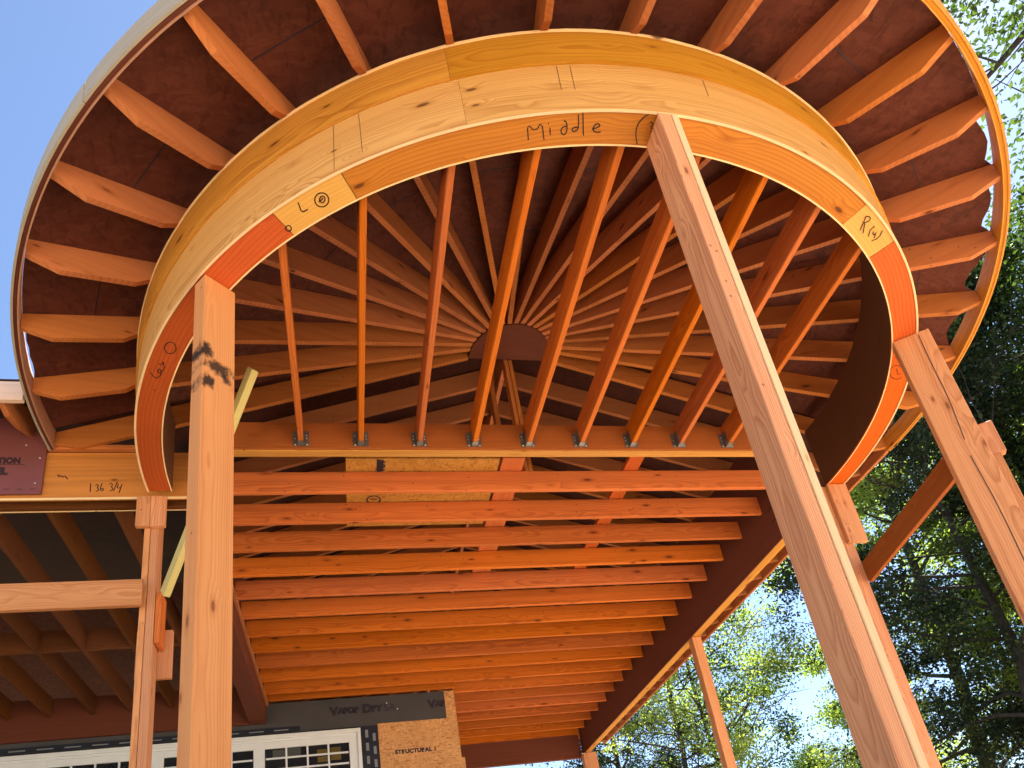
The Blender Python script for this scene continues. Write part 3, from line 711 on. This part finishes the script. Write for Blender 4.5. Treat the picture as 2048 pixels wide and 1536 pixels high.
# openings are not cut: the window stands in front of a dark box built into the wall face
board('grey_membrane', -14, -0.272, 4.452, 4.460, H - 0.395, H - 0.006, M['membrane'], hw, 0)
board('black_flashing', -14, -1.158, 4.450, 4.460, H - 3.0, H - 0.397, M['navy'], hw, 0)
board('black_flashing', -14, -2.10, 4.446, 4.4515, H - 0.392, H - 0.325, M['navy'], hw, 0)
board('corner_strip', -0.270, -0.140, 4.444, 4.460, H - 0.379, H - 0.006, M['osb'], hw, 0)
ob = board('strand_board_panel', -1.155, -0.139, 4.440, 4.460, H - 3.2, H - 0.382, M['osb'], hw, 0)
board('strand_board_panel', -0.155, -0.100, 4.436, 4.4395, H - 3.2, H - 0.92, M['osb'], hw, 0)
lettering('printed_name', 'STRUCTURAL 1', 0.072, M['ink'], ob, (-0.965, 4.4385, H - 0.80), (1, 0, -0.0), (0, 0, 1), 1.05, 1.0, bold=0.004)
mem = [o for o in hw.children if o.name.startswith('grey_membrane')][0]
def vapor(x, full=True):
    lettering('printed_name', 'V', 0.15, M['ink'], mem, (x, 4.4515, H - 0.222), (1, 0, 0), (0, 0, 1), bold=0.011)
    lettering('printed_name', 'APOR' if full else 'AP', 0.10, M['ink'], mem, (x + 0.095, 4.4515, H - 0.205), (1, 0, 0), (0, 0, 1), 0.95, 1.05, bold=0.011)
    if full:
        lettering('printed_name', 'D', 0.15, M['ink'], mem, (x + 0.40, 4.4515, H - 0.215), (1, 0, 0), (0, 0, 1), bold=0.011)
        lettering('printed_name', 'RY', 0.10, M['ink'], mem, (x + 0.515, 4.4515, H - 0.205), (1, 0, 0), (0, 0, 1), bold=0.011)
        lettering('printed_name', 'SA', 0.14, M['ink_faint'], mem, (x + 0.665, 4.4515, H - 0.215), (1, 0, 0), (0, 0, 1), bold=0.0)
vapor(-1.73); vapor(-0.49, False)
for (x, z) in ((-1.02, -0.11), (-0.89, -0.20), (-0.165, -0.30), (-0.16, -0.09)):
    bm = bmesh.new(); bmesh.ops.create_icosphere(bm, subdivisions=1, radius=0.010)
    me = bpy.data.meshes.new('fastener'); bm.to_mesh(me); bm.free()
    link('fastener', me, M['nail'], hw, Matrix.Translation((x, 4.449, H + z)))
for i in range(14):
    z = H - 0.60 - (i // 2) * 0.17 + (0.05 if i % 2 else 0)
    x = -1.315 if i % 2 else -1.225
    board('tape_print', x, x + 0.035, 4.4475, 4.4495, z, z + 0.10, M['tape'], hw, 0)
for i in range(12):
    x = -5.6 + i * 0.29
    board('tape_print', x, x + 0.17, 4.4435, 4.4455, H - 0.372, H - 0.358, M['tape'], hw, 0)

# white window: three sashes in one frame, eight lights showing in each
WX0, WX1, WZ1, WZ0 = -5.0, -1.372, H - 0.430, H - 1.75
wd = thing('window_frame', (0, 0, 0), None, None)
bpy.data.objects.remove(wd)
fr = board('window_frame', WX0 - 1.2, WX1, 4.395, 4.4445, WZ1 - 0.055, WZ1, M['white'], hw, 0.004)
board('jamb', WX1 - 0.045, WX1 - 0.0005, 4.396, 4.4445, WZ0, WZ1 - 0.0555, M['white'], fr, 0.004)
board('head_stop', WX0 - 1.2, WX1 - 0.047, 4.412, 4.4445, WZ1 - 0.085, WZ1 - 0.0555, M['white'], fr, 0.003)
board('room_backing', WX0 - 1.2, WX1 - 0.05, 4.4452, 4.449, WZ0, WZ1 - 0.06, M['room'], hw, 0)
for u, (xl, xr) in enumerate(((-2.520, -1.522), (-3.650, -2.650), (-4.890, -3.880), (-6.02, -5.02))):
    nxt = (-1.418, -2.5205, -3.6505, -4.8905)[u]
    sash = board('sash', xl, xr, 4.420, 4.4440, WZ1 - 0.168, WZ1 - 0.0855, M['white'], hw, 0.003)
    board('stile', xr + 0.0005, nxt, 4.4195, 4.4440, WZ0, WZ1 - 0.0855, M['white'], sash, 0.003)
    w = (xr - xl)
    for c in range(1, 4):
        xc = xl + w * c / 4
        board('muntin', xc - 0.011, xc + 0.011, 4.422, 4.436, WZ0, WZ1 - 0.1685, M['white'], sash, 0.002)
    for r_ in range(1, 5):
        zc = WZ1 - 0.168 - 0.125 * r_ - 0.012 * (r_ - 1)
        for c in range(4):
            xa = xl + w * c / 4 + 0.0115; xb = xl + w * (c + 1) / 4 - 0.0115
            board('muntin', xa, xb, 4.4222, 4.4358, zc - 0.011, zc + 0.011, M['white'], sash, 0.002)
    board('pane', xl, xr, 4.437, 4.4395, WZ0, WZ1 - 0.1685, M['glass'], sash, 0)
for (xa, xb, za, zb_) in ((-1.91, -1.786, -0.725, -0.655), (-1.748, -1.624, -0.715, -0.64), (-1.905, -1.78, -0.815, -0.745), (-1.745, -1.625, -0.805, -0.735)):
    board('sticker', xa, xb, 4.4402, 4.4412, H + za, H + zb_, M['sticker'], hw, 0)
board('sticker', -2.43, -2.285, 4.4402, 4.4412, H - 0.715, H - 0.615, M['sticker_grey'], hw, 0)
board('sticker', -2.262, -2.10, 4.4402, 4.4412, H - 0.710, H - 0.605, M['sticker_grey'], hw, 0)

# ------------------------------------------------------------------ roof on the left, over the window wall
gr = thing('side_roof', (-6, 0.2, H), 'side roof frame at the left with a maroon panel and a laminated beam above dark joists', 'roof frame')
lv = board('laminated_beam', -9.0, -2.52, 0.100, 0.145, H + 0.006, H + 0.408, M['lvl'], gr); lv['label'] = 'golden laminated beam with pencilled numbers'
board('laminated_beam', -9.0, -2.52, 0.215, 0.258, H + 0.002, H + 0.40, M['rafter_dark'], gr)
board('bottom_strip', -9.0, -2.52, 0.250, 0.262, H - 0.006, H + 0.001, M['pale'], gr)
board('laminated_beam', -9.0, -2.52, 0.146, 0.214, H + 0.055, H + 0.40, M['beam'], gr)
board('bottom_strip', -9.0, -2.52, 0.092, 0.103, H - 0.014, H + 0.004, M['pale'], gr)
board('top_strip', -3.56, -2.86, 0.060, 0.099, H + 0.409, H + 0.447, M['rafter'], gr)
strokes('handwriting', up3([[(p[0], 0.0995, p[2]) for p in s] for s in W_136]), 0.0065, M['marker'], lv, (0, -1, 0))
strokes('handwriting', up3([[(p[0], 0.0995, p[2]) for p in s] for s in W_SCRIB[:1]]), 0.008, M['marker'], lv, (0, -1, 0))
zp = board('maroon_panel', -9.0, -3.566, 0.076, 0.0905, H + 0.026, H + 0.70, M['zip'], gr, 0); zp['label'] = 'maroon sheathing panel with printed words'
lettering('printed_name', 'PROTECTION', 0.070, M['ink_maroon'], zp, (-4.09, 0.0745, H + 0.290), (1, 0, 0), (0, 0, 1), 1.08, 0.80, bold=0.005)
lettering('printed_name', 'PANEL', 0.080, M['ink_maroon'], zp, (-4.02, 0.0745, H + 0.195), (1, 0, 0), (0, 0, 1), 1.05, 0.92, bold=0.006)
strokes('printed_rule', [[(-4.2, 0.0755, H + 0.278), (-3.69, 0.0755, H + 0.278)]], 0.004, M['ink_maroon'], zp, (0, -1, 0))
for x in (-3.80, -3.72, -3.64, -3.92):
    strokes('printed_rule', [[(x, 0.0755, H + 0.066), (x + 0.035, 0.0755, H + 0.066)]], 0.005, M['ink_maroon'], zp, (0, -1, 0))
for (x, z) in ((-3.61, 0.115), (-3.60, 0.335), (-3.70, 0.45)):
    bm = bmesh.new(); bmesh.ops.create_icosphere(bm, subdivisions=1, radius=0.007)
    me = bpy.data.meshes.new('fastener'); bm.to_mesh(me); bm.free()
    link('fastener', me, M['nail'], gr, Matrix.Translation((x, 0.073, H + z)))
for x in (-3.15, -3.60, -4.055, -4.465, -4.93, -5.36, -5.8, -6.25):
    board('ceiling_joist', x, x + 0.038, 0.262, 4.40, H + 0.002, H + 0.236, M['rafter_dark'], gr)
for (xa, xb) in ((-3.56, -3.152), (-4.017, -3.602), (-4.427, -4.057), (-4.89, -4.467), (-5.32, -4.932)):
    board('blocking', xa, xb, 2.62, 2.658, H + 0.004, H + 0.234, M['rafter_dark'], gr)
board('wall_ledger', -9.0, -2.70, 4.404, 4.444, H - 0.27, H + 0.236, M['beam'], gr)
board('eave_fascia', -12.0, -3.535, -0.452, -0.414, H + 0.398, H + 0.556, M['eave'], gr)
for k in range(8):
    x = -3.70 - 0.61 * k
    prism('rafter_tail', [(0, 0.02), (0.12, 0.0), (0.30, 0.05), (0.62, 0.20), (0.62, 0.37), (0, 0.155)], 0.038, M['rafter'], gr, (x, -0.412, H + 0.392), (0, 1, 0), (0, 0, 1))
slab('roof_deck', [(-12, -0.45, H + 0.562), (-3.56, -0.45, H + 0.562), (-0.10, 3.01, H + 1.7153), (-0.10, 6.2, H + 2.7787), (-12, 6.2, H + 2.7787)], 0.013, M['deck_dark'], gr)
slab('roof_deck', [(-12, 6.2, H + 2.7787), (-0.10, 6.2, H + 2.7787), (-0.10, 12.8, H + 0.5787), (-12, 12.8, H + 0.5787)], 0.013, M['deck'], gr)
mesh_from('sun_block_gable', [(-0.09, 2.9, H + 1.69), (-0.09, 6.2, H + 2.79), (-0.09, 9.4, H + 1.7), (-0.12, 2.9, H + 1.69), (-0.12, 6.2, H + 2.79), (-0.12, 9.4, H + 1.7)], [(0, 1, 2), (5, 4, 3), (0, 3, 4, 1), (1, 4, 5, 2), (2, 5, 3, 0)], M['osb'], gr)  # unseen closure added to stop sun coming in under the side roof

# ------------------------------------------------------------------ trees
rng = np.random.default_rng(11)
def tube(P, rad, sides=8):
    V, F = [], []
    for i, (p, r) in enumerate(zip(P, rad)):
        t = (P[min(i + 1, len(P) - 1)] - P[max(i - 1, 0)]); t /= (np.linalg.norm(t) + 1e-9)
        a = np.cross(t, [0.3, 0.9, 0.1]); a /= np.linalg.norm(a); b = np.cross(t, a)
        for s in range(sides):
            q = 2 * math.pi * s / sides
            V.append(p + (a * math.cos(q) + b * math.sin(q)) * r)
    for i in range(len(P) - 1):
        for s in range(sides):
            s2 = (s + 1) % sides
            F.append((i * sides + s, i * sides + s2, (i + 1) * sides + s2, (i + 1) * sides + s))
    return V, F

def tree_meshes(h, crown_r, crown_z0, leaf, n_leaf, seed, trunk_r=0.22, lean=(0, 0), clumps=110, spread=0.75):
    g = np.random.default_rng(seed)
    TV, TF = [], []
    def add(P, rad, sides=8):
        V, F = tube(P, rad, sides); b = len(TV)
        TV.extend(V); TF.extend([tuple(i + b for i in f) for f in F])
    n = 12
    tp = []
    x = y = 0.0
    for i in range(n + 1):
        t = i / n
        tp.append(np.array([x + lean[0] * t * h, y + lean[1] * t * h, h * 0.93 * t])); x += g.normal(0, 0.09); y += g.normal(0, 0.09)
    add(tp, [trunk_r * (1 - 0.85 * i / n) + 0.02 for i in range(n + 1)], 10)
    tips = []
    nl = 34
    for k in range(nl):
        t = crown_z0 / h + (0.90 - crown_z0 / h) * (k / (nl - 1)) ** 0.9
        i = min(int(t * n / 0.93), n - 1); base = tp[i] + (tp[i + 1] - tp[i]) * (t * n / 0.93 - i)
        q = g.uniform(0, 2 * math.pi)
        rel = (t * h - crown_z0) / (h - crown_z0)
        reach = crown_r * (0.35 + 0.9 * math.sin(math.pi * min(1, rel * 0.85 + 0.18))) * g.uniform(0.65, 1.1)
        P = [base]; d = np.array([math.cos(q), math.sin(q), g.uniform(0.15, 0.6)])
        for s in range(5):
            d = d + g.normal(0, 0.16, 3); d /= np.linalg.norm(d)
            P.append(P[-1] + d * reach / 5)
        r0 = trunk_r * 0.34 * (1 - 0.6 * rel)
        add(P, [r0 * (1 - s / 5.5) + 0.006 for s in range(6)], 5)
        for s in (2, 3, 4, 5):
            tips.append(P[s])
            for _ in range(2):
                e = d + g.normal(0, 0.7, 3); e /= np.linalg.norm(e)
                Q = [P[s], P[s] + e * reach * 0.16, P[s] + e * reach * 0.3 + g.normal(0, 0.08, 3)]
                add(Q, [0.018, 0.012, 0.005], 4); tips.append(Q[-1])
    tips = np.array(tips)
    idx = g.integers(0, len(tips), clumps * 2)
    cen = tips[idx] + g.normal(0, 0.28, (clumps * 2, 3))
    crad = g.uniform(0.35, 1.0, clumps * 2) * crown_r * 0.20
    ci = g.integers(0, len(cen), n_leaf)
    off = g.normal(0, 1, (n_leaf, 3)) * np.array([1, 1, 0.6])
    pos = cen[ci] + off * crad[ci][:, None] * spread
    # leaf quads (a folded diamond of four corners), drooping a little
    nrm = g.normal(0, 1, (n_leaf, 3)) + np.array([0, 0, 0.7]); nrm /= np.linalg.norm(nrm, axis=1)[:, None]
    t1 = np.cross(nrm, g.normal(0, 1, (n_leaf, 3))); t1 /= np.linalg.norm(t1, axis=1)[:, None]
    t2 = np.cross(nrm, t1)
    sz = leaf * g.uniform(0.6, 1.35, n_leaf)[:, None]
    V = np.stack([pos - t1 * sz * 0.62, pos + t2 * sz * 0.36 + nrm * sz * 0.08, pos + t1 * sz * 0.62, pos - t2 * sz * 0.36 + nrm * sz * 0.08], 1).reshape(-1, 3)
    me = bpy.data.meshes.new('crown')
    me.vertices.add(len(V)); me.vertices.foreach_set('co', V.astype(np.float32).ravel())
    me.loops.add(n_leaf * 4); me.loops.foreach_set('vertex_index', np.arange(n_leaf * 4, dtype=np.int32))
    me.polygons.add(n_leaf); me.polygons.foreach_set('loop_start', np.arange(0, n_leaf * 4, 4, dtype=np.int32))
    me.update()
    tone = np.clip(g.uniform(0, 1, len(cen))[ci] * 0.7 + g.uniform(0, 0.5, n_leaf), 0, 1)
    a = me.attributes.new('tone', 'FLOAT', 'FACE'); a.data.foreach_set('value', tone.astype(np.float32))
    tm = bpy.data.meshes.new('trunk'); tm.from_pydata([tuple(v) for v in TV], [], TF); tm.update()
    for p in tm.polygons: p.use_smooth = True
    return tm, me

protos = [tree_meshes(19, 4.2, 4.0, 0.10, 66000, 3, 0.20),
          tree_meshes(21, 4.6, 5.0, 0.105, 84000, 5, 0.27, (0.03, 0.02)),
          tree_meshes(15, 3.6, 3.0, 0.09, 26000, 9, 0.13, clumps=70),
          tree_meshes(11, 3.2, 1.2, 0.09, 36000, 15, 0.10, clumps=80),
          tree_meshes(19, 3.8, 11.5, 0.085, 22000, 21, 0.22, clumps=60)]
cx, cy = -1.604, -4.753
def plant(pi, az, dist, rot, mat, label, sc=1.0):
    x, y = cx + dist * math.sin(R(az)), cy + dist * math.cos(R(az))
    tm, cm = protos[pi]
    root = bpy.data.objects.new('broadleaf_tree', None); COL.objects.link(root)
    root.location = (x, y, -0.05); root.rotation_euler = (0, 0, rot); root.scale = (sc, sc, sc)
    tag(root, label, 'tree', 'broadleaf trees behind the canopy')
    a = bpy.data.objects.new('trunk', tm); COL.objects.link(a); a.parent = root
    key = mat
    if not tm.materials: tm.materials.append(M['bark'])
    c = bpy.data.objects.new('crown', cm); COL.objects.link(c); c.parent = root
    if not cm.materials: cm.materials.append(M['leaf_shaded'])
    c.material_slots[0].link = 'OBJECT'; c.material_slots[0].material = M[mat]
    return root

TREES = [
 (4, 78, 10.5, 0.4, 'leaf_mid', 'overhanging tree whose branch tips hang into the top right corner', 1.0),
 (1, 70, 17.0, 0.4, 'leaf_shaded', 'dark tree at the right edge beyond the outer stud', 0.70),
 (0, 60.5, 20.0, 2.1, 'leaf_mid', 'tall green tree right of the round fascia', 0.90),
 (1, 54.5, 21.0, 1.2, 'leaf_shaded', 'tall dark tree seen between the right post and the image edge', 0.80),
 (0, 49, 19.5, 4.0, 'leaf_shaded', 'dark tree behind the brace board between the two right posts', 0.84),
 (1, 44.5, 25.0, 5.1, 'leaf_sunlit', 'sunlit tree just above the brace board', 0.90),
 (2, 42.0, 23.0, 0.8, 'leaf_sunlit', 'light green tree between the nearest post and the post behind it', 0.55),
 (2, 28.2, 21.0, 1.9, 'leaf_sunlit', 'airy light green tree beyond the thin post', 0.72),
 (2, 25.0, 21.5, 3.3, 'leaf_mid', 'slim tree left of the thin post with a dark straight trunk', 0.84),
 (1, 21.5, 24.0, 2.2, 'leaf_shaded', 'dark leaning tree at the far end of the right eave', 0.60),
 (3, 33.5, 29.0, 4.4, 'leaf_mid', 'low green tree under the bright gap of sky', 0.70),
 (3, 49.0, 27.0, 0.2, 'leaf_shaded', 'low dark tree at the bottom right between the posts', 1.05),
]
for t_ in TREES: plant(*t_)
